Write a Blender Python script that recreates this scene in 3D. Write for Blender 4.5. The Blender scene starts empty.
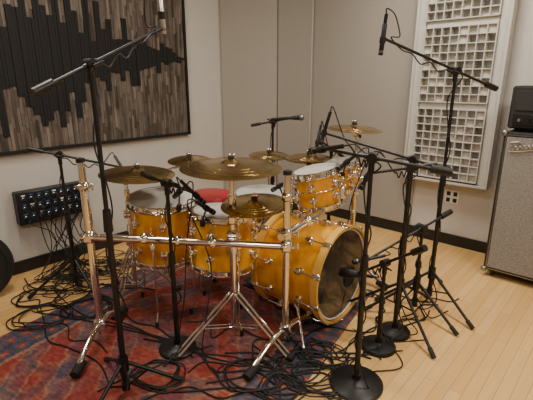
import bpy, math, random
from mathutils import Vector, Matrix
random.seed(7)
V=Vector
# ------------------------------------------------------------ materials
def mat(name, col, rough=.5, metal=0., coat=0., var=0., vscale=8., bump=0., bscale=60., stretch=(1,1,1), emit=None, col2=None, alpha=None):
    m=bpy.data.materials.new(name); m.use_nodes=True
    nt=m.node_tree; N=nt.nodes; L=nt.links
    p=N['Principled BSDF']
    p.inputs['Base Color'].default_value=(*col,1); p.inputs['Roughness'].default_value=rough
    p.inputs['Metallic'].default_value=metal; p.inputs['Coat Weight'].default_value=coat
    p.inputs['Coat Roughness'].default_value=.06
    if alpha is not None: p.inputs['Alpha'].default_value=alpha
    tc=N.new('ShaderNodeTexCoord'); mp=N.new('ShaderNodeMapping'); mp.inputs['Scale'].default_value=stretch
    L.new(tc.outputs['Object'],mp.inputs['Vector'])
    nz=N.new('ShaderNodeTexNoise'); nz.inputs['Scale'].default_value=vscale; nz.inputs['Detail'].default_value=5
    L.new(mp.outputs[0],nz.inputs['Vector'])
    cr=N.new('ShaderNodeValToRGB'); cr.color_ramp.elements[0].position=.35; cr.color_ramp.elements[1].position=.65
    c2=col2 if col2 else tuple(max(0,c*(1-max(var,.04))) for c in col)
    cr.color_ramp.elements[0].color=(*c2,1); cr.color_ramp.elements[1].color=(*col,1)
    L.new(nz.outputs['Fac'],cr.inputs[0]); L.new(cr.outputs[0],p.inputs['Base Color'])
    if bump>0:
        n2=N.new('ShaderNodeTexNoise'); n2.inputs['Scale'].default_value=bscale; L.new(mp.outputs[0],n2.inputs['Vector'])
        b=N.new('ShaderNodeBump'); b.inputs['Strength'].default_value=bump; b.inputs['Distance'].default_value=.01
        L.new(n2.outputs['Fac'],b.inputs['Height']); L.new(b.outputs[0],p.inputs['Normal'])
    if emit:
        p.inputs['Emission Color'].default_value=(*emit[0],1); p.inputs['Emission Strength'].default_value=emit[1]
    return m
M={}
M['wall']=mat('wall_paint',(.58,.56,.525),.85,var=.03,bump=.05,bscale=200)
M['fabric']=mat('fabric_panel',(.31,.288,.258),.95,var=.06,vscale=90,bump=.15,bscale=400)
M['fabric2']=mat('fabric_panel_light',(.37,.345,.31),.95,var=.05,vscale=90,bump=.15,bscale=400)
M['ceil']=mat('ceiling_paint',(.5,.49,.47),.9)
M['base']=mat('baseboard_black',(.012,.012,.013),.5)
M['chrome']=mat('chrome',(.87,.86,.84),.10,1.,var=.08)
M['black']=mat('black_powder',(.008,.008,.009),.42,var=.2)
M['rubber']=mat('black_rubber',(.012,.012,.012),.75)
M['cable']=mat('cable_rubber',(.008,.008,.009),.6)
M['amber']=mat('amber_lacquered_maple',(.90,.44,.014),.22,coat=1.,col2=(.68,.26,.005),vscale=7,stretch=(2.2,2.2,.8))
M['hoopwood']=mat('hoop_wood',(.80,.50,.13),.3,coat=.6,col2=(.66,.34,.05),vscale=6)
M['inner']=mat('shell_inner_maple',(.62,.42,.22),.55,var=.2,vscale=9)
M['head']=mat('drum_head_white',(.55,.54,.50),.5,var=.08)
M['darkhead']=mat('drum_head_smoked_clear',(.05,.047,.043),.10,coat=.3,alpha=.55)
M['red']=mat('red_vinyl',(.40,.012,.02),.4,coat=.2)
M['felt']=mat('felt',(.03,.03,.03),.95)
M['grillemet']=mat('mic_grille',(.25,.25,.26),.4,1.)
M['dkmet']=mat('dark_metal',(.05,.05,.055),.35,.8)
M['diff']=mat('diffuser_white',(.56,.545,.505),.85,var=.04)
M['plate']=mat('outlet_plastic',(.8,.8,.78),.4)
M['label']=mat('blue_jack_label',(.05,.10,.20),.5)
M['boxface']=mat('stage_box_face',(.014,.018,.026),.4)
M['tolex']=mat('tolex_black',(.012,.012,.013),.65,bump=.4,bscale=500)
M['grille']=mat('silver_grille_cloth',(.32,.305,.285),.9,col2=(.17,.162,.15),vscale=160,stretch=(1,1,1))
M['lamp']=mat('lamp_panel',(1,1,1),.5,emit=((1,.93,.84),9))
M['xlr']=mat('xlr_metal',(.35,.35,.36),.35,1.)
M['silver']=mat('satin_nickel',(.62,.60,.57),.3,1.)
woods=[(.135,.105,.082),(.18,.145,.115),(.10,.078,.062),(.23,.19,.155),(.16,.135,.115),(.075,.06,.05)]
for i,c in enumerate(woods): M['w%d'%i]=mat('barnwood_%d'%i,c,.85,var=.5,vscale=26,stretch=(1,1,.2),bump=.3,bscale=60)
M['artblack']=mat('art_black',(.006,.006,.007),.8)
M['cymbal']=mat('cymbal_bronze',(.62,.45,.19),.24,1.,col2=(.42,.30,.12),vscale=9)
def floor_mat():
    m=bpy.data.materials.new('maple_floor'); m.use_nodes=True; nt=m.node_tree; N=nt.nodes; L=nt.links
    p=N['Principled BSDF']; tc=N.new('ShaderNodeTexCoord'); mp=N.new('ShaderNodeMapping')
    mp.inputs['Rotation'].default_value=(0,0,math.radians(-48)) 
    L.new(tc.outputs['Object'],mp.inputs[0])
    br=N.new('ShaderNodeTexBrick'); br.inputs['Scale'].default_value=1.; br.inputs['Brick Width'].default_value=.9
    br.inputs['Row Height'].default_value=.057; br.inputs['Mortar Size'].default_value=.0012; br.inputs['Mortar Smooth'].default_value=.3
    br.inputs['Color1'].default_value=(.74,.43,.15,1); br.inputs['Color2'].default_value=(.86,.56,.23,1)
    br.inputs['Mortar'].default_value=(.38,.20,.08,1); br.offset=.37; br.inputs['Bias'].default_value=.1
    L.new(mp.outputs[0],br.inputs['Vector'])
    m2=N.new('ShaderNodeMapping'); m2.inputs['Scale'].default_value=(1.5,22,1); L.new(mp.outputs[0],m2.inputs[0])
    nz=N.new('ShaderNodeTexNoise'); nz.inputs['Scale'].default_value=2.; nz.inputs['Detail'].default_value=6; L.new(m2.outputs[0],nz.inputs['Vector'])
    mx=N.new('ShaderNodeMixRGB'); mx.blend_type='MULTIPLY'; mx.inputs[0].default_value=.3
    cr=N.new('ShaderNodeValToRGB'); cr.color_ramp.elements[0].position=.3; cr.color_ramp.elements[1].position=.7
    cr.color_ramp.elements[0].color=(.72,.64,.52,1); L.new(nz.outputs['Fac'],cr.inputs[0])
    L.new(br.outputs['Color'],mx.inputs[1]); L.new(cr.outputs[0],mx.inputs[2]); L.new(mx.outputs[0],p.inputs['Base Color'])
    p.inputs['Roughness'].default_value=.34; p.inputs['Coat Weight'].default_value=.15
    return m
M['floor']=floor_mat()
def rug_mat():
    m=bpy.data.materials.new('distressed_rug'); m.use_nodes=True; nt=m.node_tree; N=nt.nodes; L=nt.links
    p=N['Principled BSDF']; p.inputs['Roughness'].default_value=.95
    tc=N.new('ShaderNodeTexCoord')
    def noise(s,d=6,sc=(1,1,1)):
        mp=N.new('ShaderNodeMapping'); mp.inputs['Scale'].default_value=sc; L.new(tc.outputs['Object'],mp.inputs[0])
        n=N.new('ShaderNodeTexNoise'); n.inputs['Scale'].default_value=s; n.inputs['Detail'].default_value=d; L.new(mp.outputs[0],n.inputs['Vector']); return n
    def ramp(src,els):
        c=N.new('ShaderNodeValToRGB'); e=c.color_ramp.elements
        e[0].position,e[0].color=els[0][0],(*els[0][1],1); e[1].position,e[1].color=els[-1][0],(*els[-1][1],1)
        for q,cc in els[1:-1]:
            k=e.new(q); k.color=(*cc,1)
        L.new(src,c.inputs[0]); return c
    def math_(op,a,b_=None):
        n=N.new('ShaderNodeMath'); n.operation=op
        for i,q in enumerate((a,b_)):
            if q is None: continue
            if isinstance(q,(int,float)): n.inputs[i].default_value=q
            else: L.new(q,n.inputs[i])
        return n.outputs[0]
    def mix(f,a,b_,t='MIX'):
        n=N.new('ShaderNodeMixRGB'); n.blend_type=t
        if isinstance(f,(int,float)): n.inputs[0].default_value=f
        else: L.new(f,n.inputs[0])
        L.new(a,n.inputs[1]); L.new(b_,n.inputs[2]); return n.outputs[0]
    nd=noise(14,3); am=N.new('ShaderNodeMixRGB'); am.blend_type='ADD'; am.inputs[0].default_value=.05
    L.new(tc.outputs['Object'],am.inputs[1]); L.new(nd.outputs['Color'],am.inputs[2])
    sp=N.new('ShaderNodeSeparateXYZ'); L.new(am.outputs[0],sp.inputs[0])
    ax_=math_('ABSOLUTE',math_('SUBTRACT',sp.outputs[0],.025)); ay_=math_('ABSOLUTE',math_('SUBTRACT',sp.outputs[1],.025))
    cb=N.new('ShaderNodeCombineXYZ'); L.new(ax_,cb.inputs[0]); L.new(ay_,cb.inputs[1])
    vo=N.new('ShaderNodeTexVoronoi'); vo.inputs['Scale'].default_value=7.5; vo.inputs['Randomness'].default_value=.75; L.new(cb.outputs[0],vo.inputs['Vector'])
    field=ramp(vo.outputs['Distance'],[(0,(.42,.20,.09)),(.14,(.05,.085,.14)),(.22,(.05,.085,.14)),(.25,(.36,.045,.028)),(.5,(.30,.035,.025)),(.62,(.40,.15,.08)),(.8,(.07,.07,.10))])
    dm=math_('ADD',math_('MULTIPLY',ax_,1.35),ay_); ring=ramp(math_('FRACT',math_('MULTIPLY',dm,2.6)),[(0,(.05,.09,.15)),(.18,(.06,.10,.16)),(.22,(.44,.23,.12)),(.28,(.32,.04,.028)),(.7,(.28,.033,.025)),(.75,(.46,.25,.14)),(.8,(.06,.06,.09))])
    base=mix(.45,field.outputs[0],ring.outputs[0])
    ed=math_('MAXIMUM',math_('SUBTRACT',ax_,.56),math_('SUBTRACT',ay_,.885))
    inb=math_('GREATER_THAN',ed,0.)
    vb=N.new('ShaderNodeTexVoronoi'); vb.inputs['Scale'].default_value=11; vb.inputs['Randomness'].default_value=.1; L.new(cb.outputs[0],vb.inputs['Vector'])
    bor=ramp(vb.outputs['Distance'],[(0,(.44,.25,.14)),(.2,(.32,.045,.03)),(.34,(.06,.095,.15)),(.6,(.035,.055,.10))])
    base=mix(inb,base,bor.outputs[0])
    ln=math_('LESS_THAN',math_('ABSOLUTE',math_('SUBTRACT',ed,.012)),.012); cr=N.new('ShaderNodeRGB'); cr.outputs[0].default_value=(.36,.20,.12,1)
    base=mix(ln,base,cr.outputs[0])
    n1=noise(2.6); wear=ramp(n1.outputs['Fac'],[(.35,(.045,.055,.08)),(.5,(.18,.032,.024)),(.7,(.28,.13,.075))])
    base=mix(.25,base,wear.outputs[0])
    n2=noise(28,8,(1,2.5,1)); c=ramp(n2.outputs['Fac'],[(.35,(.42,.42,.42)),(.65,(1.15,1.15,1.15))])
    L.new(mix(.75,base,c.outputs[0],'MULTIPLY'),p.inputs['Base Color'])
    bp=N.new('ShaderNodeBump'); bp.inputs['Strength'].default_value=.3; n3=noise(300,2); L.new(n3.outputs['Fac'],bp.inputs['Height']); L.new(bp.outputs[0],p.inputs['Normal'])
    return m
M['rug']=rug_mat()
# ------------------------------------------------------------ builder
def frame(axis,xh=None):
    z=V(axis).normalized()
    if xh is None: x=z.orthogonal().normalized()
    else:
        x=V(xh); x=(x-z*x.dot(z)).normalized()
    return x,z.cross(x),z
class B:
    def __init__(s,name): s.n=name; s.v=[]; s.f=[]; s.m=[]; s.mats=[]
    def mi(s,k):
        if k not in s.mats: s.mats.append(k)
        return s.mats.index(k)
    def lathe(s,prof,o,axis,mt,seg=24,closed=False):
        o=V(o); x,y,z=frame(axis); mi=s.mi(mt); rings=[]
        for r,h in prof:
            if r<1e-6:
                rings.append([len(s.v)]); s.v.append(o+z*h)
            else:
                st=len(s.v); rings.append(list(range(st,st+seg)))
                for i in range(seg):
                    a=2*math.pi*i/seg; s.v.append(o+z*h+x*(r*math.cos(a))+y*(r*math.sin(a)))
        pairs=list(zip(rings[:-1],rings[1:]))
        if closed: pairs.append((rings[-1],rings[0]))
        for A_,B_ in pairs:
            if len(A_)==1 and len(B_)==1: continue
            for i in range(seg):
                j=(i+1)%seg
                if len(A_)==1: f=(A_[0],B_[i],B_[j])
                elif len(B_)==1: f=(A_[i],A_[j],B_[0])
                else: f=(A_[i],A_[j],B_[j],B_[i])
                s.f.append(f); s.m.append(mi)
    def tube(s,p,q,r,mt,r2=None,seg=12):
        p,q=V(p),V(q); L=(q-p).length
        if L<1e-6: return
        r2=r if r2 is None else r2
        s.lathe([(0,0),(r,0),(r2,L),(0,L)],p,q-p,mt,seg)
    def ball(s,c,r,mt,seg=14,sc=1.,axis=(0,0,1)):
        k=8; s.lathe([(r*math.sin(math.pi*i/k) if 0<i<k else 0,-r*sc*math.cos(math.pi*i/k)) for i in range(k+1)],c,axis,mt,seg)
    def torus(s,c,axis,R,r,mt,seg=36,k=8):
        s.lathe([(R+r*math.cos(2*math.pi*i/k),r*math.sin(2*math.pi*i/k)) for i in range(k)],c,axis,mt,seg,closed=True)
    def path(s,pts,r,mt,seg=6):
        pts=[V(p) for p in pts]; mi=s.mi(mt); n=len(pts); prev=None; x=None
        for i,p in enumerate(pts):
            t=(pts[min(i+1,n-1)]-pts[max(i-1,0)])
            if t.length<1e-7: t=V((0,0,1))
            t.normalize()
            if x is None: x=t.orthogonal().normalized()
            else:
                x=x-t*x.dot(t)
                x=x.normalized() if x.length>1e-5 else t.orthogonal().normalized()
            y=t.cross(x); st=len(s.v)
            for k in range(seg):
                a=2*math.pi*k/seg; s.v.append(p+x*(r*math.cos(a))+y*(r*math.sin(a)))
            if prev is not None:
                for k in range(seg):
                    j=(k+1)%seg; s.f.append((prev+k,prev+j,st+j,st+k)); s.m.append(mi)
            else: s.f.append(tuple(range(st,st+seg))[::-1]); s.m.append(mi)
            prev=st
        s.f.append(tuple(range(prev,prev+seg))); s.m.append(mi)
    def box(s,c,size,mt,X=(1,0,0),Y=(0,1,0),Z=(0,0,1),bev=0.):
        c=V(c); X,Y,Z=V(X).normalized(),V(Y).normalized(),V(Z).normalized(); mi=s.mi(mt)
        hx,hy,hz=[d/2 for d in size]; b=min(bev,hx*.9,hy*.9,hz*.9)
        if b<=0:
            st=len(s.v)
            for i in (-1,1):
                for j in (-1,1):
                    for k in (-1,1): s.v.append(c+X*hx*i+Y*hy*j+Z*hz*k)
            for q in ((0,1,3,2),(4,6,7,5),(0,4,5,1),(2,3,7,6),(0,2,6,4),(1,5,7,3)):
                s.f.append(tuple(st+a for a in q)); s.m.append(mi)
        else:
            idx={}
            for i in (-1,1):
                for j in (-1,1):
                    for k in (-1,1):
                        for a in range(3):
                            d=[hx-b,hy-b,hz-b]; d[a]+=b
                            idx[(i,j,k,a)]=len(s.v); s.v.append(c+X*d[0]*i+Y*d[1]*j+Z*d[2]*k)
            def F(*t): s.f.append(t); s.m.append(mi)
            for g in (-1,1):
                F(idx[(g,-1,-1,0)],idx[(g,1,-1,0)],idx[(g,1,1,0)],idx[(g,-1,1,0)])
                F(idx[(-1,g,-1,1)],idx[(1,g,-1,1)],idx[(1,g,1,1)],idx[(-1,g,1,1)])
                F(idx[(-1,-1,g,2)],idx[(1,-1,g,2)],idx[(1,1,g,2)],idx[(-1,1,g,2)])
                for h in (-1,1):
                    F(idx[(g,h,-1,0)],idx[(g,h,1,0)],idx[(g,h,1,1)],idx[(g,h,-1,1)])
                    F(idx[(g,-1,h,0)],idx[(g,1,h,0)],idx[(g,1,h,2)],idx[(g,-1,h,2)])
                    F(idx[(-1,g,h,1)],idx[(1,g,h,1)],idx[(1,g,h,2)],idx[(-1,g,h,2)])
                    for k in (-1,1): F(idx[(g,h,k,0)],idx[(g,h,k,1)],idx[(g,h,k,2)])
    def done(s,ang=40):
        import bmesh
        me=bpy.data.meshes.new(s.n); me.from_pydata([tuple(v) for v in s.v],[],s.f)
        for k in s.mats: me.materials.append(M[k])
        me.polygons.foreach_set('material_index',s.m)
        bm=bmesh.new(); bm.from_mesh(me); bmesh.ops.recalc_face_normals(bm,faces=bm.faces); bm.to_mesh(me); bm.free()
        me.polygons.foreach_set('use_smooth',[True]*len(me.polygons)); me.set_sharp_from_angle(angle=math.radians(ang))
        o=bpy.data.objects.new(s.n,me); bpy.context.scene.collection.objects.link(o); return o
def cat(P,n=8):
    P=[V(p) for p in P]; Q=[P[0]*2-P[1]]+P+[P[-1]*2-P[-2]]; out=[]
    for i in range(1,len(Q)-2):
        a,b,c,d=Q[i-1],Q[i],Q[i+1],Q[i+2]
        for k in range(n):
            t=k/n; out.append(.5*((2*b)+(c-a)*t+(2*a-5*b+4*c-d)*t*t+(3*b-a-3*c+d)*t**3))
    out.append(P[-1]); return out
# ------------------------------------------------------------ room
Aw=V((-.524,4.363,0)); Bw=V((.45,4.511,0)); dL=V((-.669,-.743,0)); dR=V((.743,-.669,0))
nL=V((.743,-.669,0)); nR=V((-.669,-.743,0)); H=2.8; UP=V((0,0,1))
C=Aw+dL*6.2; D=Bw+dR*6.2; P=V((-.014,4.929,0)); E=C+D-P
def PL(s_,z,off=0): return Aw+dL*s_+nL*off+UP*z
def PR(s_,z,off=0): return Bw+dR*s_+nR*off+UP*z
A2=Aw-dL*.07; B2=Bw+dR*.03
def wall(name,p,q,inn,mt='wall',th=.1):
    b=B(name); c=(p+q)/2-inn*(th/2)+UP*(H/2); b.box(c,((q-p).length,th,H),mt,X=(q-p),Y=inn); b.done()
def baseb(name,p,q,inn):
    b=B(name); c=(p+q)/2+inn*.007+UP*.05; b.box(c,((q-p).length,.013,.098),'base',X=(q-p),Y=inn,bev=.003); b.done()
nC=V((B2.y-A2.y,-(B2.x-A2.x),0)).normalized()
wall('wall_left',A2,C,nL); wall('wall_right',B2,D,nR); wall('wall_corner',A2,B2,nC,'wall')
wall('wall_rear',C,E,-nR); wall('wall_front',D,E,-nL)
baseb('baseboard_left',PL(-.05,0),PL(6.1,0),nL); baseb('baseboard_right',PR(.05,0),PR(6.1,0),nR); baseb('baseboard_corner',A2+(B2-A2)*.03,A2+(B2-A2)*.97,nC)
def flat(name,z,th,mt):
    b=B(name); c=(C+D)/2; b.box(V((c.x,c.y,0))+UP*(z),((D-P).length+.3,(C-P).length+.3,th),mt,X=dR,Y=dL); return b.done()
flat('floor',-.05,.1,'floor'); flat('ceiling',H+.05,.1,'ceil')
def panel(name,p,q,inn,z0,z1,mt):
    b=B(name); b.box((p+q)/2+inn*.0135+UP*((z0+z1)/2),((q-p).length,.025,z1-z0),mt,X=(q-p),Y=inn,bev=.005); b.done()
cd=(B2-A2)
panel('acoustic_fabric_panel',A2+cd*.02,A2+cd*.615,nC,.105,2.75,'fabric2')
panel('acoustic_fabric_panel',A2+cd*.622,A2+cd*.98,nC,.105,2.75,'fabric')
panel('acoustic_fabric_panel',PR(.06,0),PR(1.22,0),nR,.105,2.75,'fabric2')
def troffer(x,y,e,sz=(1.2,.5),colr=(1,.91,.775)):
    b=B('ceiling_light'); b.box((x,y,H-.02),(sz[0]+.06,sz[1]+.06,.038),'plate',X=dR,Y=dL,bev=.005)
    b.box((x,y,H-.042),(sz[0],sz[1],.006),'lamp',X=dR,Y=dL); o=b.done()
    l=bpy.data.lights.new('ceiling_light_area','AREA'); l.shape='RECTANGLE'; l.size=sz[0]; l.size_y=sz[1]; l.energy=e; l.color=colr
    lo=bpy.data.objects.new('light',l); lo.location=(x,y,H-.06); lo.rotation_euler=(0,0,math.atan2(dR.y,dR.x)); bpy.context.scene.collection.objects.link(lo); lo.parent=o
troffer(.9,2.7,32,(.7,.4)); troffer(-1.0,2.0,24,(.7,.4)); troffer(1.7,.9,36,(.7,.4)); troffer(-.2,-.6,26,(.7,.4))
# ------------------------------------------------------------ wave art on left wall
b=B('waveform_wall_art'); s0,s1,z0,z1,zc=.385,3.05,.925,2.285,1.6
w=.022; n=int((s1-s0)/w); pa=pb=.05
for i in range(n):
    s_=s0+(i+.5)*w; f=(i+.5)*w
    if i%2==0:
        E_=min(.60,.02+.46*max(0,f-.02)**.95)
        pa=E_*random.uniform(.4,1.); pb=E_*random.uniform(.4,1.)
        if f>1.: pa=max(pa,.28); pb=max(pb,.24)
        if random.random()<.25: pa*=.5
        if random.random()<.25: pb*=.5
    lo,hi=zc-pa,zc+pb
    z=z0
    while z<z1-.001:
        L=random.uniform(.05,.22); zz=min(z+L,z1)
        if z<lo<zz: zz=lo
        if z<hi<zz: zz=hi
        blk=(z>=lo-1e-5 and zz<=hi+1e-5)
        if blk: zz=min(hi,z1)
        d=.012+random.uniform(0,.008)+(.010 if blk else 0)
        b.box(PL(s_,(z+zz)/2,.012+d/2),(w*.93,d,max(.002,zz-z-.0015)),'artblack' if blk else 'w%d'%random.choice([0,0,1,1,2,3,4,4,5]),X=dL,Y=nL)
        z=zz
b.box(PL((s0+s1)/2,(z0+z1)/2,.007),(s1-s0,.012,z1-z0),'artblack',X=dL,Y=nL)
for zz in (z0-.012,z1+.012): b.box(PL((s0+s1)/2,zz,.022),(s1-s0+.048,.042,.022),'artblack',X=dL,Y=nL,bev=.003)
for ss in (s0-.012,s1+.012): b.box(PL(ss,(z0+z1)/2,.022),(.022,.042,z1-z0+.04),'artblack',X=dL,Y=nL,bev=.003)
b.done()
# ------------------------------------------------------------ diffuser
b=B('skyline_diffuser_panel'); s0,s1,z0,z1=1.16,1.84,.58,2.5; dep=.10
b.box(PR((s0+s1)/2,(z0+z1)/2,.035),(s1-s0,.012,z1-z0),'diff',X=dR,Y=nR)
for ss in (s0,s1): b.box(PR(ss,(z0+z1)/2,.03+dep/2),(.022,dep,z1-z0+.022),'diff',X=dR,Y=nR,bev=.003)
for zz in (z0,z1): b.box(PR((s0+s1)/2,zz,.03+dep/2),(s1-s0,dep,.022),'diff',X=dR,Y=nR,bev=.003)
s2,s3=s0+.075,s1-.075
for ss in ((s0+s2)/2,(s1+s3)/2): b.box(PR(ss,(z0+z1)/2,.07),(s2-s0-.012,.075,z1-z0-.03),'diff',X=dR,Y=nR)
nc=8; cw=(s3-s2)/nc; blocks=[(z0+.03,z0+.60),(z0+.655,z0+1.225),(z0+1.28,z0+1.85)]
for za,zb in blocks:
    nr=9; ch=(zb-za)/nr
    for i in range(nc+1): b.box(PR(s2+i*cw,(za+zb)/2,.085),(.007,.10,zb-za),'diff',X=dR,Y=nR)
    for j in range(nr+1): b.box(PR((s2+s3)/2,za+j*ch,.085),(s3-s2,.098,.007),'diff',X=dR,Y=nR)
    for i in range(nc):
        for j in range(nr):
            d=random.choice([.008,.02,.03,.05,.07])
            b.box(PR(s2+(i+.5)*cw,za+(j+.5)*ch,.04+d/2),(cw-.006,d,ch-.006),'diff',X=dR,Y=nR)
for zz in (z0+.6275,z0+1.2525): b.box(PR((s2+s3)/2,zz,.07),(s3-s2,.08,.05),'diff',X=dR,Y=nR,bev=.003)
b.done()
b=B('wall_outlet'); b.box(PR(1.56,.435,.005),(.12,.008,.12),'plate',X=dR,Y=nR,bev=.003)
for k in (-.028,.028):
    for q in (-.028,.028): b.box(PR(1.56+k,.435+q,.011),(.032,.005,.036),'dkmet',X=dR,Y=nR,bev=.002)
b.done()
# ------------------------------------------------------------ stage box + hanging cables
b=B('stage_box'); sa,sb,za,zb=1.456,1.973,.385,.63
b.box(PL((sa+sb)/2,(za+zb)/2,.043),(sb-sa,.084,zb-za),'black',X=dL,Y=nL,bev=.006)
b.box(PL((sa+sb)/2,(za+zb)/2,.086),(sb-sa-.014,.004,zb-za-.014),'boxface',X=dL,Y=nL)
jacks=[]
for i in range(9):
    for j in range(3):
        p=PL(sa+.045+i*.0535,zb-.05-j*.07,.089); jacks.append(p)
        b.lathe([(0,.0),(.013,.0),(.015,.003),(.011,.007),(.010,.004),(0,.004)],p,nL,'xlr',14); b.lathe([(0,.005),(.009,.005)],p,nL,'rubber',12)
        b.box(p+UP*.027+nL*.001,(.026,.002,.010),'plate' if (i+j)%4==0 else 'label',X=dL,Y=nL)
b.done()
b=B('stage_box_cable_bundle')
for k in range(20):
    p=jacks[random.randrange(len(jacks))]
    b.tube(p+nL*.008,p+nL*.05,.0095,'dkmet'if k%3 else 'xlr',seg=10)
    s_=(p-Aw).dot(dL)+random.uniform(-.25,.1); r=random.uniform
    s_=min(s_,2.0)
    q=[p+nL*.05,p+nL*.085+UP*-.03,PL(s_*.6+1.75*.4,.28,.10+r(0,.06)),PL(s_*.4+1.75*.6+r(-.12,.12),.12,.12+r(0,.12))]
    cx=PL(1.6+r(-.25,.35),0,.42+r(-.14,.18)); 
    q+= [PL(1.8+r(-.2,.2),.012+r(0,.02),.2+r(0,.12))]
    a0=r(0,6)
    for t in range(9 if r(0,1)>.45 else 4):
        rr=.13+r(-.03,.06); w_=cx+V((math.cos(a0+t*.8)*rr*1.2,math.sin(a0+t*.8)*rr,0)); w_.z=.014+r(0,.012); q.append(w_)
    b.path(cat(q,7),.0036,'cable')
b.done()
# ------------------------------------------------------------ amp + cab
b=B('speaker_cabinet'); c0=V((1.615,2.84,0)); W=.66; Dp=.38; zc0=.05; zt=1.07
cc=c0+dR*(W/2)-nR*(Dp/2)
b.box(cc+UP*((zc0+zt)/2),(W,Dp,zt-zc0),'tolex',X=dR,Y=nR,bev=.012)
fp=c0+dR*(W/2)+nR*.001
b.box(fp+UP*((zc0+zt)/2),(W-.05,.012,zt-zc0-.06),'grille',X=dR,Y=nR,bev=.003)
for ss in (.020,W-.020): b.box(c0+dR*ss+nR*.004+UP*((zc0+zt)/2),(.006,.012,zt-zc0-.03),'xlr',X=dR,Y=nR)
for zz in (zc0+.020,zt-.020): b.box(fp+nR*.003+UP*zz,(W-.03,.012,.006),'xlr',X=dR,Y=nR)
bp=[]
for t in range(22):
    bp.append(c0+dR*(.055+t*.0075)+nR*.015+UP*(.965+(.020 if t<3 else .011)*math.sin(t*1.9)+.0012*t))
b.path(cat(bp,4),.0035,'silver'); b.path(cat([c0+dR*.05+nR*.015+UP*.94,c0+dR*.12+nR*.015+UP*.945,c0+dR*.2+nR*.015+UP*.965],4),.003,'silver')
b.path(cat([c0+dR*.055+nR*.015+UP*1.0,c0+dR*.09+nR*.015+UP*1.008,c0+dR*.12+nR*.015+UP*1.0],4),.004,'silver')
for sx in (.06,W-.06):
    for sy in (.05,Dp-.05):
        q=c0+dR*sx-nR*sy; b.tube(q+UP*.026-dR*.012,q+UP*.026+dR*.012,.025,'rubber',seg=16); b.box(q+UP*.045,(.05,.05,.01),'dkmet',X=dR,Y=nR)
for zz in (zc0,zt):
    for ss in (0,W): b.ball(c0+dR*(ss*.985+.005)-nR*.006+UP*(zz*.985+.007),.022,'xlr')
b.box(c0-nR*Dp/2-dR*.003+UP*.8,(.012,.14,.04),'dkmet',X=dR,Y=nR,bev=.004)
b.done()
b=B('amplifier_head'); c1=c0+dR*.005-nR*.03; W2=.62; D2=.28; z0,z1=1.09,1.37
b.box(c1+dR*W2/2-nR*D2/2+UP*(z0+z1)/2,(W2,D2,z1-z0),'tolex',X=dR,Y=nR,bev=.012)
b.box(c1+dR*W2/2+nR*.001+UP*(z0+.06),(W2-.06,.01,.075),'black',X=dR,Y=nR,bev=.003)
b.box(c1+dR*W2/2+nR*.001+UP*(z1-.095),(W2-.06,.008,.13),'felt',X=dR,Y=nR,bev=.003)
for i in range(9):
    q=c1+dR*(.07+i*.055)+nR*.006+UP*(z0+.06); b.lathe([(0,.022),(.009,.022),(.011,0),(.016,0),(.016,-.002)],q,nR,'dkmet' if i%4 else 'silver',14)
for sx in (.05,W2-.05):
    for sy in (.05,D2-.05): b.tube(c1+dR*sx-nR*sy+UP*1.071,c1+dR*sx-nR*sy+UP*1.092,.014,'rubber')
b.path(cat([c1+dR*(.18)-nR*.14+UP*(z1-.002),c1+dR*.2-nR*.14+UP*(z1+.02),c1+dR*.4-nR*.14+UP*(z1+.02),c1+dR*.42-nR*.14+UP*(z1-.002)],5),.009,'rubber',8)
b.done()
b=B('round_drum_case'); oc=V((-1.93,2.47,0)); ax=nL
b.lathe([(0,-.1),(.19,-.1),(.222,-.09),(.23,-.07),(.23,.05),(.236,.052),(.236,.085),(.225,.1),(.19,.105),(.185,.098),(0,.098)],oc+UP*.238,ax,'tolex',48)
b.torus(oc+UP*.238+ax*.05,ax,.235,.005,'rubber',48)
b.path(cat([oc+UP*.47+dL*-.07,oc+UP*.51+dL*-.05,oc+UP*.51+dL*.05,oc+UP*.47+dL*.07],5),.009,'rubber',8)
b.tube(oc+UP*.238+ax*.095,oc+UP*.238+ax*.11,.03,'dkmet',seg=20)
b.done()
# ------------------------------------------------------------ rug
ra=V((.857,-.515,0)); rb=V((.515,.857,0)); A0,A1,B0,B1=-2.35,-.70,.3,2.6; RT=.008
def on_rug(x,y):
    a=V((x,y,0)).dot(ra); q=V((x,y,0)).dot(rb); return A0<a<A1 and B0<q<B1
def gz(x,y): return RT if on_rug(x,y) else 0.
rug=B('area_rug'); rc=ra*((A0+A1)/2)+rb*((B0+B1)/2)
rug.box(V((0,0,RT/2)),(A1-A0,B1-B0,RT-.0005),'rug',bev=.003)
ro=rug.done(); ro.location=rc; ro.rotation_euler=(0,0,math.atan2(ra.y,ra.x))
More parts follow.
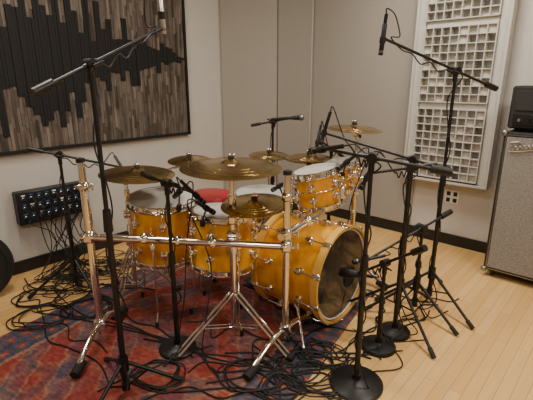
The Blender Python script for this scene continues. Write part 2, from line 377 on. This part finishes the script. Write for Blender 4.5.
# ------------------------------------------------------------ drums
def drum(b,c,axis,R,Dp,nl,top='head',bot='head',hoop='chrome',kick=False,ph=0.):
    x,y,z=frame(axis); c=V(c); h=Dp/2
    b.lathe([(R,-h),(R,h)],c,axis,'amber',48)
    if kick: b.lathe([(R-.008,-h+.001),(R-.008,h-.001)],c,axis,'inner',48); b.lathe([(R-.008,h),(R,h)],c,axis,'inner',48)
    b.lathe([(0,h+.004),(R*.9,h+.004),(R+.002,h+.002)],c,axis,top,48); b.lathe([(0,-h-.004),(R*.9,-h-.004),(R+.002,-h-.002)],c,axis,bot,48)
    t=.014 if not kick else .016
    for sg in (1,-1):
        if kick:
            b.lathe([(R+.003,sg*(h-.020)),(R+.003+t,sg*(h-.020)),(R+.003+t,sg*(h+.022)),(R+.003,sg*(h+.022))],c,axis,hoop,64,closed=True)
        else:
            b.lathe([(R+.001,sg*(h-.018)),(R+.014,sg*(h-.018)),(R+.016,sg*(h-.013)),(R+.008,sg*(h-.008)),(R+.007,sg*(h+.012)),(R+.013,sg*(h+.017)),(R+.012,sg*(h+.020)),(R+.001,sg*(h+.020))],c,axis,hoop,48,closed=True)
    for i in range(nl):
        a=ph+2*math.pi*i/nl; d=x*math.cos(a)+y*math.sin(a)
        for sg in (1,-1):
            hl=h-(.11 if kick else min(.085,h*.62))
            lp=c+d*R+z*(sg*hl)
            b.lathe([(.021,0),(.021,.006),(.012,.010),(.012,.016),(.018,.020),(.018,.030),(.012,.034),(0,.035)],lp,d,'chrome',16)
            rr=R+.022 if kick else R+.012
            b.tube(c+d*(R+.024)+z*(sg*(hl-.022)),c+d*(R+.024)+z*(sg*(hl+.024)),.0105,'chrome',seg=10)
            b.tube(c+d*(R+.022)+z*(sg*hl),c+d*(rr+.002)+z*(sg*(h+(.02 if kick else .004))),.0042,'chrome',seg=8)
            if kick:
                b.box(c+d*(R+.018)+z*(sg*(h+.004)),(.016,.030,.054),'chrome',X=d,Y=z.cross(d),Z=z,bev=.004)
            else:
                b.box(c+d*(R+.014)+z*(sg*(h-.008)),(.014,.026,.016),'chrome',X=d,Y=z.cross(d),Z=z,bev=.002); b.tube(c+d*(rr+.002)+z*(sg*(h-.004)),c+d*(rr+.002)+z*(sg*(h+.008)),.006,'chrome',seg=8)
KN=V((.766,-.643,0)); KF=V((.445,2.215,.312)); KC=KF-KN*.225
b=B('bass_drum'); drum(b,KC,KN,.276,.43,10,top='darkhead',bot='head',hoop='hoopwood',kick=True,ph=.3)
b.torus(KF-KN*.004,KN,.269,.005,'plate',64)
kx=V((-.643,-.766,0))
b.torus(KF-KN*.002+kx*-.09+UP*-.05,KN,.062,.005,'rubber',32)
b.lathe([(0,0),(.06,0)],KF-KN*.0045+kx*-.09+UP*-.05,KN,'felt',32)
b.box(KC-KN*.05+UP*-.23,(.26,.22,.09),'felt',X=KN,Y=kx,bev=.03)
for sg in (1,-1):
    p=KC+KN*.08+kx*(sg*.25)+UP*-.13; q=KC+KN*.24+kx*(sg*.40); q.z=.012+gz(q.x,q.y)
    b.tube(p,q,.009,'chrome'); b.ball(q+UP*.002,.014,'rubber'); b.box(p,(.04,.04,.05),'chrome',bev=.006)
pr=KC-KN*.24
b.box(V((pr.x,pr.y,0))-KN*.14+UP*.045,(.30,.09,.008),'dkmet',X=KN,Y=kx,Z=V((KN.x*-.15,KN.y*-.15,1)),bev=.003)
b.box(V((pr.x,pr.y,0))-KN*.14+UP*.014,(.30,.11,.01),'dkmet',X=KN,Y=kx)
for sg in (1,-1): b.tube(V((pr.x,pr.y,.01))-KN*.03+kx*.055*sg,V((pr.x,pr.y,.26))-KN*.03+kx*.055*sg,.007,'chrome')
b.tube(V((pr.x,pr.y,.26))-KN*.03-kx*.07,V((pr.x,pr.y,.26))-KN*.03+kx*.07,.006,'chrome')
b.tube(V((pr.x,pr.y,.26))-KN*.03,V((pr.x,pr.y,.37))-KN*.035,.003,'chrome'); b.ball(V((pr.x,pr.y,.38))-KN*.035,.024,'felt')
b.done()
def legs(b,c,R,zt,angs,zb):
    for a in angs:
        a=math.radians(a); d=V((math.cos(a),math.sin(a),0)); p=V((c[0],c[1],0))+d*(R+.02)
        f=p+d*.03
        b.tube(p+UP*zt,p+UP*(.09),.0055,'chrome'); b.tube(p+UP*.09,V((f.x,f.y,gz(f.x,f.y)+.02)),.0055,'chrome')
        b.tube(V((f.x,f.y,gz(f.x,f.y))),V((f.x,f.y,gz(f.x,f.y)+.035)),.011,'rubber'); b.box(p-d*.006+UP*zb,(.03,.03,.045),'chrome',X=d,Y=UP.cross(d),bev=.005)
ax1=V((.03,-.06,1)); b=B('floor_tom'); drum(b,(-.62,2.38,.55),ax1,.195,.345,8,ph=.2); legs(b,(-.62,2.38),.195,.62,(35,150,265),.5)
b.done()
ax2=V((.05,.06,1)); b=B('floor_tom'); drum(b,(-.25,2.25,.525),ax2,.172,.30,8,ph=.5); legs(b,(-.25,2.25),.172,.60,(80,170,300),.5)
b.done()
ax3=V((-.22,.02,1)).normalized(); b=B('rack_tom'); drum(b,(.32,2.46,.775),ax3,.132,.20,6,ph=.4)
b.torus((.32,2.46,.785),ax3,.150,.005,'chrome',40)
b.done()
ax4=V((-.18,-.02,1)).normalized(); b=B('rack_tom'); drum(b,(.50,2.675,.80),ax4,.102,.16,6,ph=.1)
b.torus((.50,2.675,.81),ax4,.119,.005,'chrome',36); b.box((.56,2.72,.70),(.03,.03,.12),'chrome',bev=.006); b.done()
sc=V((-.03,2.72,.60)); b=B('snare_drum'); drum(b,sc,(.0,-.03,1),.178,.12,8,ph=.1)
g=V((sc.x,sc.y,0))
for i in range(3):
    a=math.radians(30+i*120); d=V((math.cos(a),math.sin(a),0)); b.path(cat([g+UP*.40,g+d*.1+UP*.46,g+d*.2+UP*.53,g+d*.197+UP*.57],4),.006,'chrome',8)
    f=g+d*.24; b.tube(g+UP*.26,V((f.x,f.y,gz(f.x,f.y)+.012)),.008,'chrome'); b.ball(V((f.x,f.y,gz(f.x,f.y)+.013)),.013,'rubber'); b.tube(g+UP*.08,g+d*.13+UP*.13,.005,'chrome')
b.tube(g+UP*.07,g+UP*.45,.011,'chrome'); b.done()
b=B('drum_throne'); t=V((-.42,2.98,-.03))
b.lathe([(0,.53),(.14,.53),(.172,.545),(.18,.57),(.178,.60),(.165,.625),(.12,.635),(0,.63)],t,UP,'red',40); b.torus(t+UP*.55,UP,.176,.005,'black',40)
b.tube(t+UP*.12,t+UP*.54,.014,'chrome')
for i in range(3):
    a=math.radians(-80+i*120); d=V((math.cos(a),math.sin(a),0)); f=t+d*.27; f.z=gz(f.x,f.y)+.014
    for k in (-1,1): b.tube(t+UP*.33+d.cross(UP)*.012*k,f+d.cross(UP)*.012*k,.006,'chrome')
    b.tube(t+UP*.14,t+d*.15+UP*.17,.006,'chrome'); b.ball(f,.018,'rubber',sc=.75)
b.tube(t+UP*.30,t+UP*.37,.022,'chrome'); b.tube(t+UP*.11,t+UP*.17,.02,'chrome')
b.done()
# ------------------------------------------------------------ cymbals
def cymbal(b,c,axis,R):
    k=R/.25; T=[(0,.036),(.07*R,.035),(.13*R,.028),(.18*R,.021),(.24*R,.017),(.5*R,.011),(.8*R,.001),(R,-.010)]
    T=[(r,h*k) for r,h in T]; pr=T+[(r,h-.0016) for r,h in T[::-1]]
    b.lathe(pr,c,axis,'cymbal',56)
    z=V(axis).normalized(); c=V(c)
    for q in range(3): b.torus(c+z*(.0090-.0040*q)*k,axis,R*(.55+.14*q),.0009,'cymbal',48,5)
    b.lathe([(0,.034*k),(.017,.034*k),(.017,.034*k+.012),(0,.034*k+.012)],c,axis,'felt',14); b.tube(c+z*.0,c+z*(.034*k+.035),.004,'chrome')
    b.box(c+z*(.034*k+.020),(.034,.010,.010),'chrome',bev=.002); b.lathe([(0,-.02),(.016,-.02),(.016,0),(.008,.012)],c,axis,'felt',14)
def legs3(b,x,y,az,R,zt=.32,double=True,mt='chrome',zl=.10,w_=.012,tr=.0055):
    g=V((x,y,0))
    for i in range(3):
        a=math.radians(az+i*120); d=V((math.cos(a),math.sin(a),0)); f=g+d*R; f.z=gz(f.x,f.y)+.013; sd=d.cross(UP)
        for k in ((-1,1) if double else (0,)):
            b.tube(g+UP*zt+d*.015+sd*w_*k,f+sd*w_*k,tr if double else .007,mt,seg=8)
            mid=(g+UP*zt)*.45+f*.55
            b.tube(g+UP*zl+d*.01+sd*w_*k,mid+sd*w_*k,.004 if double else .005,mt,seg=8)
        b.box(f+UP*.002,(.05,w_*2+.016,.026),'rubber',X=d,Y=sd,bev=.006)
    b.tube(g+UP*(zt-.03),g+UP*(zt+.03),.022,mt); b.tube(g+UP*(zl-.02),g+UP*(zl+.02),.02,mt)
def stand(b,x,y,top,az=0,R=.3,zt=.36,mt='chrome',f=1.):
    legs3(b,x,y,az,R,zt,w_=.012*f,tr=.0055*f); g=V((x,y,0))
    b.tube(g+UP*.06,g+UP*(top*.58),.0145*f,mt); b.tube(g+UP*(top*.55),g+UP*top,.0105*f,mt)
    b.tube(g+UP*(top*.555),g+UP*(top*.605),.021*f,mt); b.box(g+UP*(top*.58)+V((.028,0,0)),(.035,.010,.018),mt,bev=.002)
    b.tube(g+UP*(top*.83),g+UP*(top*.87),.017*f,mt)
def arm(b,p,q,mt='chrome'):
    p,q=V(p),V(q); b.tube(p,q,.0075,mt); b.tube(p-(q-p).normalized()*.02,p+(q-p).normalized()*.03,.016,mt); b.ball(p,.02,mt); b.ball(q,.012,mt)
b=B('crash_cymbal_stand'); stand(b,-.87,2.50,.86,az=20,R=.27)
arm(b,(-.87,2.50,.86),(-.74,2.33,.87)); cymbal(b,(-.74,2.33,.895),(.06,-.03,1),.212); b.tube((-.74,2.33,.86),(-.74,2.33,.90),.005,'chrome')
arm(b,(-.87,2.50,.80),(-.50,2.66,.885)); cymbal(b,(-.50,2.66,.91),(0,-.08,1),.14); b.tube((-.50,2.66,.88),(-.50,2.66,.91),.005,'chrome')
b.done()
b=B('ride_cymbal_stand'); stand(b,-.175,2.02,.97,az=-30,R=.34,zt=.30,f=1.35)
cymbal(b,(-.175,2.03,.995),(.02,-.02,1),.255); arm(b,(-.175,2.02,.72),(-.06,2.03,.775)); cymbal(b,(-.06,2.03,.80),(-.04,-.08,1),.175); b.tube((-.06,2.03,.77),(-.06,2.03,.80),.005,'chrome')
b.box((-.175,2.015,.63),(.06,.06,.06),'chrome',bev=.012); b.box((-.175,2.015,.72),(.045,.05,.05),'chrome',bev=.01)
b.done()
b=B('hi_hat_stand'); x,y=.30,2.90; stand(b,x,y,.82,az=40,R=.25); b.tube((x,y,.8),(x,y,.98),.0035,'chrome')
cymbal(b,(x,y,.885),(0,0,1),.165); cymbal(b,(x,y,.862),(.02,0,-1),.165)
b.box((x-.15,y-.05,.03),(.26,.085,.01),'dkmet',X=(1,.3,.1),bev=.003); b.done()
b=B('china_cymbal_stand'); stand(b,.02,3.15,.82,az=60,R=.25); arm(b,(.02,3.15,.82),(.02,2.98,.86)); cymbal(b,(.02,2.98,.885),(.02,-.06,1),.15); b.done()
# ------------------------------------------------------------ drum rack
b=B('chrome_drum_rack')
def post(x,y,top,lx,ly):
    g=V((x,y,0)); b.tube(g+UP*.07,g+UP*top,.0185,'chrome',seg=18); b.lathe([(0,0),(.021,0),(.021,.02),(0,.026)],g+UP*top,UP,'rubber',16)
    d=V((lx,ly,0))
    for sg in (1,-1):
        f=g+d*sg; q=gz(f.x,f.y)
        b.path(cat([g+d.normalized()*.01*sg+UP*.13,g+d*.35*sg+UP*.125,g+d*.75*sg+UP*(.07+q),V((f.x,f.y,q+.03))],6),.015,'chrome',12)
        b.tube(V((f.x,f.y,q+.03))-d.normalized()*sg*.06+UP*.016,V((f.x,f.y,q+.027))+d.normalized()*.02*sg,.024,'rubber',seg=16)
    b.box(g+UP*.13,(.06,.06,.07),'chrome',bev=.012)
def clamp(p,s=.06):
    p=V(p); b.box(p,(s,s,s*1.1),'chrome',bev=.014); b.tube(p+V((s*.5,-s*.2,0)),p+V((s*.9,-s*.2,0)),.006,'chrome'); b.box(p+V((s*.95,-s*.2,0)),(.01,.012,.035),'chrome',bev=.003)
    b.tube(p+V((-s*.2,-s*.45,s*.2)),p+V((-s*.2,-s*.75,s*.2)),.006,'chrome'); b.box(p+V((-s*.2,-s*.8,s*.2)),(.03,.01,.012),'chrome',bev=.003)
LX=-.905
post(LX,1.99,1.02,-.02,-.28); post(.10,1.94,.97,-.185,-.25)
post(.62,2.82,1.03,-.2,.22)
b.tube((LX-.045,1.99,.635),(.14,1.94,.60),.0185,'chrome',seg=18); b.tube((.07,1.90,.665),(.65,2.86,.665),.0185,'chrome',seg=18)
clamp((LX,1.99,.635)); clamp((.10,1.94,.605)); clamp((.10,1.94,.67)); clamp((.62,2.82,.665)); clamp((.41,2.46,.665),.05); clamp((.23,2.15,.665),.05); clamp((.10,1.94,.86),.05)
clamp((-.62,1.98,.63),.05); clamp((-.27,1.965,.615),.05); clamp((-.45,1.97,.62),.045); clamp((LX,1.99,.90),.05)
b.tube((-.62,1.98,.63),(-.62,2.19,.60),.010,'chrome'); b.tube((-.27,1.965,.622),(-.262,2.08,.58),.010,'chrome')
b.box((.45,2.40,.76),(.045,.05,.09),'chrome',bev=.012); b.tube((.45,2.40,.665),(.45,2.40,.86),.010,'chrome'); b.tube((.41,2.46,.665),(.455,2.42,.73),.012,'chrome')
b.tube((.45,2.40,.83),(.51,2.35,.88),.008,'chrome'); b.box((.51,2.35,.88),(.03,.03,.04),'chrome',bev=.006)
b.done()
b=B('crash_cymbal'); arm(b,(.62,2.82,1.03),(.58,2.77,1.075)); cymbal(b,(.58,2.77,1.10),(.05,-.03,1),.185); b.done()
# ------------------------------------------------------------ mics + stands
def mic(b,p,d,kind='57'):
    p=V(p); d=V(d).normalized()
    if kind=='57':
        b.lathe([(0,-.11),(.009,-.11),(.010,-.06),(.0115,0),(.0115,.015),(.0155,.02),(.0155,.048),(.014,.052),(0,.053)],p,d,'black',18); b.lathe([(.0157,.024),(.0157,.030)],p,d,'grillemet',18)
    elif kind=='vocal':
        b.lathe([(0,-.16),(.010,-.16),(.012,-.05),(.018,.0),(.0205,.004),(.0205,.01)],p,d,'black',18); b.ball(p+d*.03,.025,'grillemet',18)
    elif kind in('pencil','spencil'):
        mm='silver' if kind=='spencil' else 'black'
        b.lathe([(0,-.10),(.009,-.10),(.0125,-.095),(.0125,.05),(.0115,.055),(0,.055)],p,d,mm,18); b.lathe([(.0127,.03),(.0127,.042)],p,d,'grillemet',18)
    elif kind=='kick':
        b.lathe([(0,-.10),(.012,-.10),(.016,-.06),(.028,-.03),(.030,.03),(.024,.045),(0,.05)],p,d,'black',22)
    b.tube(p-d*.035,p-d*.005,.0165,'rubber',seg=14)
def mic_stand(name,x,y,h,tip,taill,kind='57',mdir=(0,0,-1),base='tripod',az=0,leg=.33,mt='black',cable=True,bR=.127,sag=.12,zh=.24,off=.045,loop=False):
    b=B(name); g=V((x,y,0)); z0=gz(x,y); tp=V((x,y,h)); tip=V(tip); d=(tip-tp).normalized(); tail=tp-d*taill
    if base=='round':
        b.lathe([(0,0),(bR,0),(bR,.012),(bR*.93,.020),(bR*.3,.030),(.02,.036),(.02,.06),(0,.06)],g+UP*z0,UP,mt,40)
    else:
        for i in range(3):
            a=math.radians(az+i*120); dd=V((math.cos(a),math.sin(a),0)); f=g+dd*leg; f.z=gz(f.x,f.y)+.013
            b.tube(g+UP*zh+dd*.02,f,.009,mt,seg=10); b.tube(f-(f-(g+UP*zh)).normalized()*.05,f+(f-(g+UP*zh)).normalized()*.004,.013,'rubber')
            m_=(g+UP*zh)*.6+f*.4; b.tube(g+UP*(zh-.13),m_,.005,mt,seg=8)
        b.tube(g+UP*(zh-.04),g+UP*(zh+.035),.023,mt); b.tube(g+UP*(zh-.16),g+UP*(zh-.11),.019,mt)
    b.tube(g+UP*(z0+.05),g+UP*(h*.58),.0135,mt); b.tube(g+UP*(h*.55),tp,.0095,mt)
    b.tube(g+UP*(h*.545),g+UP*(h*.61),.0195,mt,r2=.016,seg=14)
    sd=d.cross(UP).normalized(); b.tube(tp-sd*.022,tp+sd*.022,.021,mt,seg=18); b.tube(tp+sd*.02,tp+sd*.045,.006,mt); b.box(tp+sd*.05,(.012,.05,.014),mt,X=sd,Y=d,bev=.003); b.tube(tp-UP*.06,tp-UP*.01,.013,mt)
    b.tube(tail,tip,.0075,mt); b.tube(tail-d*.01,tail+d*.07,.0125 if taill<.22 else .017,mt,seg=14); b.tube(tp-d*.03,tp+d*.03,.011,mt)
    b.ball(tip,.011,mt)
    md=V(mdir).normalized(); mp_=tip+md*off; mic(b,mp_,md,kind); b.tube(tip,mp_-md*.02,.006,'dkmet')
    if cable:
        rear=mp_-md*(.16 if kind=='vocal' else .10)
        b.tube(rear,rear-md*.045,.0095,'dkmet',seg=10)
        pts=[rear-md*.04]
        if loop: pts+=[rear-md*.07,rear-md*.06-d*.05,rear-d*.09+UP*.0,tip-d*.10+UP*.04,tip-d*.05+UP*.02]
        else: pts+=[rear-md*.07+d*-.01]
        pts+=[tip-d*.13+sd*.012+UP*-.012]
        n=6; L=(tip-tp).length
        for k in range(1,n):
            q=tip-d*(.13+(L-.13)*k/n); pts.append(q+UP*(-.014 if k%2 else -.045*sag/.12))
        pts.append(tp-d*.01+V((.02,-.03,-.03)))
        for k in range(1,9):
            zz=h-(h-.12)*k/9; a=k*1.9; rr=.019+(.018 if k%3==1 else 0); pts.append(V((x+math.cos(a)*rr,y+math.sin(a)*rr,zz)))
        f=V((x+random.uniform(-.1,.1),y+random.uniform(-.18,-.05),0)); f.z=gz(f.x,f.y)+.006; pts.append(V((x+.03,y-.05,.06+z0))); pts.append(f)
        f2=f+V((random.uniform(-.25,.25),random.uniform(-.1,.2),0)); f2.z=gz(f2.x,f2.y)+.006; pts.append(f2)
        b.path(cat(pts,6),.0036,'cable')
    b.done(); return b
mic_stand('overhead_mic_stand',-.66,1.633,1.46,(-.452,1.95,1.623),.24,'spencil',(.03,.10,-1),az=250,leg=.26,zh=.15,off=-.03,loop=True)
mic_stand('overhead_mic_stand',1.06,2.43,1.455,(.604,2.30,1.614),.30,'pencil',(-.05,.1,-1),az=-65,leg=.34,zh=.22,off=.03,loop=True)
mic_stand('boom_mic_stand',-.479,1.937,.93,(-.39,2.13,.83),.17,'57',(.5,.4,-.7),base='round',bR=.10)
mic_stand('boom_mic_stand',-1.30,2.58,.955,(-.957,2.70,.85),.16,'57',(.5,-.4,-.6),az=200,leg=.30)
mic_stand('vocal_mic_stand',.05,3.35,1.09,(.20,3.32,1.12),.17,'vocal',(1,0,.05),az=10,leg=.3)
mic_stand('boom_mic_stand',.43,1.674,1.10,(.248,1.73,1.127),.30,'57',(-.5,.7,-.2),base='round',bR=.127)
mic_stand('boom_mic_stand',.795,2.23,.99,(.335,2.43,1.11),.20,'57',(-.25,.1,-1),az=-78,leg=.38,off=.02)
mic_stand('kick_mic_stand',.61,1.962,.50,(.50,2.12,.36),.26,'kick',(-.8,.5,-.1),base='round',bR=.095)
mic_stand('kick_mic_stand',.74,2.10,.97,(.54,2.15,.93),.12,'57',(-.3,.2,-.9),base='round',bR=.09)
mic_stand('boom_mic_stand',.93,2.33,.56,(.58,2.17,.43),.22,'57',(-.9,-.2,-.1),az=-60,leg=.31,zh=.2)
mic_stand('hi_hat_mic_stand',.48,3.05,.92,(.37,2.98,1.00),.16,'pencil',(-.2,-.2,-1),az=20,leg=.28)
for p_,d_,q_ in (((-.50,2.27,.79),(-.5,.5,-.5),(-.485,2.205,.725)),((-.31,2.12,.74),(.4,.6,-.5),(-.34,2.085,.675)),((.07,2.60,.74),(-.6,.5,-.5),(.11,2.59,.665)),((.455,2.40,.93),(-.6,.3,-.6),(.455,2.42,.86))):
    b=B('tom_clip_mic'); mic(b,p_,d_); q_=V(q_); b.tube(V(p_)-V(d_).normalized()*.02,q_+UP*.01,.005,'black'); b.box(q_,(.025,.03,.04),'black',bev=.005)
    r0=V(p_)-V(d_).normalized()*.11
    b.path(cat([r0,r0-V(d_)*.05,r0-V(d_)*.08+UP*-.06,q_+V((.04,-.05,-.2)),V((q_.x+.03,q_.y-.14,.25)),V((q_.x,q_.y-.2,gz(q_.x,q_.y-.2)+.006)),V((q_.x+.1,q_.y-.35,gz(q_.x+.1,q_.y-.35)+.006))],7),.0034,'cable')
    b.done()
# ------------------------------------------------------------ floor cables
b=B('floor_cable_tangle')
def snake(p,q,n=6,j=.10):
    p,q=V((*p,0)),V((*q,0)); d=(q-p); sd=V((-d.y,d.x,0)).normalized(); pts=[]
    for i in range(n+1):
        t=i/n; pts.append(p+d*t+sd*random.uniform(-j,j)*(1 if 0<i<n else .2)+d.normalized()*random.uniform(-j,j)*.5)
    out=cat(pts,9)
    for w_ in out: w_.z=gz(w_.x,w_.y)+.0052+random.uniform(0,.0015)
    b.path(out,random.choice([.0034,.004,.004,.0046]),'cable')
def coil(c,R,n=3):
    pts=[]
    for i in range(n*9):
        a=i*2*math.pi/9; r=R*random.uniform(.8,1.2); pts.append(V((c[0]+math.cos(a)*r*1.15+i*.002,c[1]+math.sin(a)*r,0)))
    out=cat(pts,4)
    for k,w_ in enumerate(out): w_.z=gz(w_.x,w_.y)+.006+.004*(k/36)
    b.path(out,.0038,'cable')
S=[((-1.5,2.4),(-.7,1.62)),((-1.45,2.3),(.1,1.75)),((-1.4,2.5),(-.2,1.7)),((-1.3,2.6),(-.6,2.0)),((-.7,1.7),(.35,1.65)),
((-.5,1.95),(.3,1.8)),((-.3,1.65),(.45,1.9)),((0,1.6),(.6,2.0)),((.1,1.75),(.8,2.2)),((.2,1.9),(1.05,2.35)),((-.1,1.6),(.42,1.62)),((-.2,1.9),(.5,1.75)),((.3,1.7),(.75,2.05)),
((-.6,1.65),(-.1,1.6)),((-.8,1.6),(-.3,1.95)),((-1.5,2.2),(-.9,1.9)),((.6,2.0),(1.1,2.4)),((.8,2.25),(1.3,2.5)),((-.4,1.75),(.2,2.0)),((-.05,1.95),(.3,1.6)),((.0,1.65),(.35,1.95)),((-.5,2.2),(.0,2.0)),((-1.0,2.4),(-.4,1.95)),((.5,1.75),(.95,2.3)),((.2,2.0),(.6,1.85)),
((-1.75,2.75),(-1.0,2.45)),((-1.65,2.5),(-1.2,2.2)),((-1.55,2.7),(-.9,2.75)),((-1.4,2.75),(-.8,2.6)),((.05,1.7),(.55,1.85)),((.12,1.85),(.7,2.3)),((-.65,2.0),(.05,1.65)),((.15,1.6),(.28,1.98))]
for p,q in S: snake(p,q,random.choice([4,5,6]),random.uniform(.05,.12))
for c,R in (((.18,1.78),.13),((.28,1.88),.10),((-.10,1.72),.12),((-.55,1.72),.10),((-1.40,2.25),.14),((-1.15,2.35),.12),((.05,1.64),.09),((.22,1.70),.11),((-1.55,2.5),.13)): coil(c,R)
b.done()
# ------------------------------------------------------------ world + camera
w_=bpy.data.worlds.new('world'); bpy.context.scene.world=w_; w_.use_nodes=True
w_.node_tree.nodes['Background'].inputs[0].default_value=(.5,.5,.52,1); w_.node_tree.nodes['Background'].inputs[1].default_value=.3
cam=bpy.data.cameras.new('camera'); co=bpy.data.objects.new('camera',cam); bpy.context.scene.collection.objects.link(co)
co.location=(0,0,1.4); co.rotation_euler=(math.radians(74),0,0); cam.sensor_width=36; cam.lens=415/533*36; cam.clip_start=.05
bpy.context.scene.camera=co
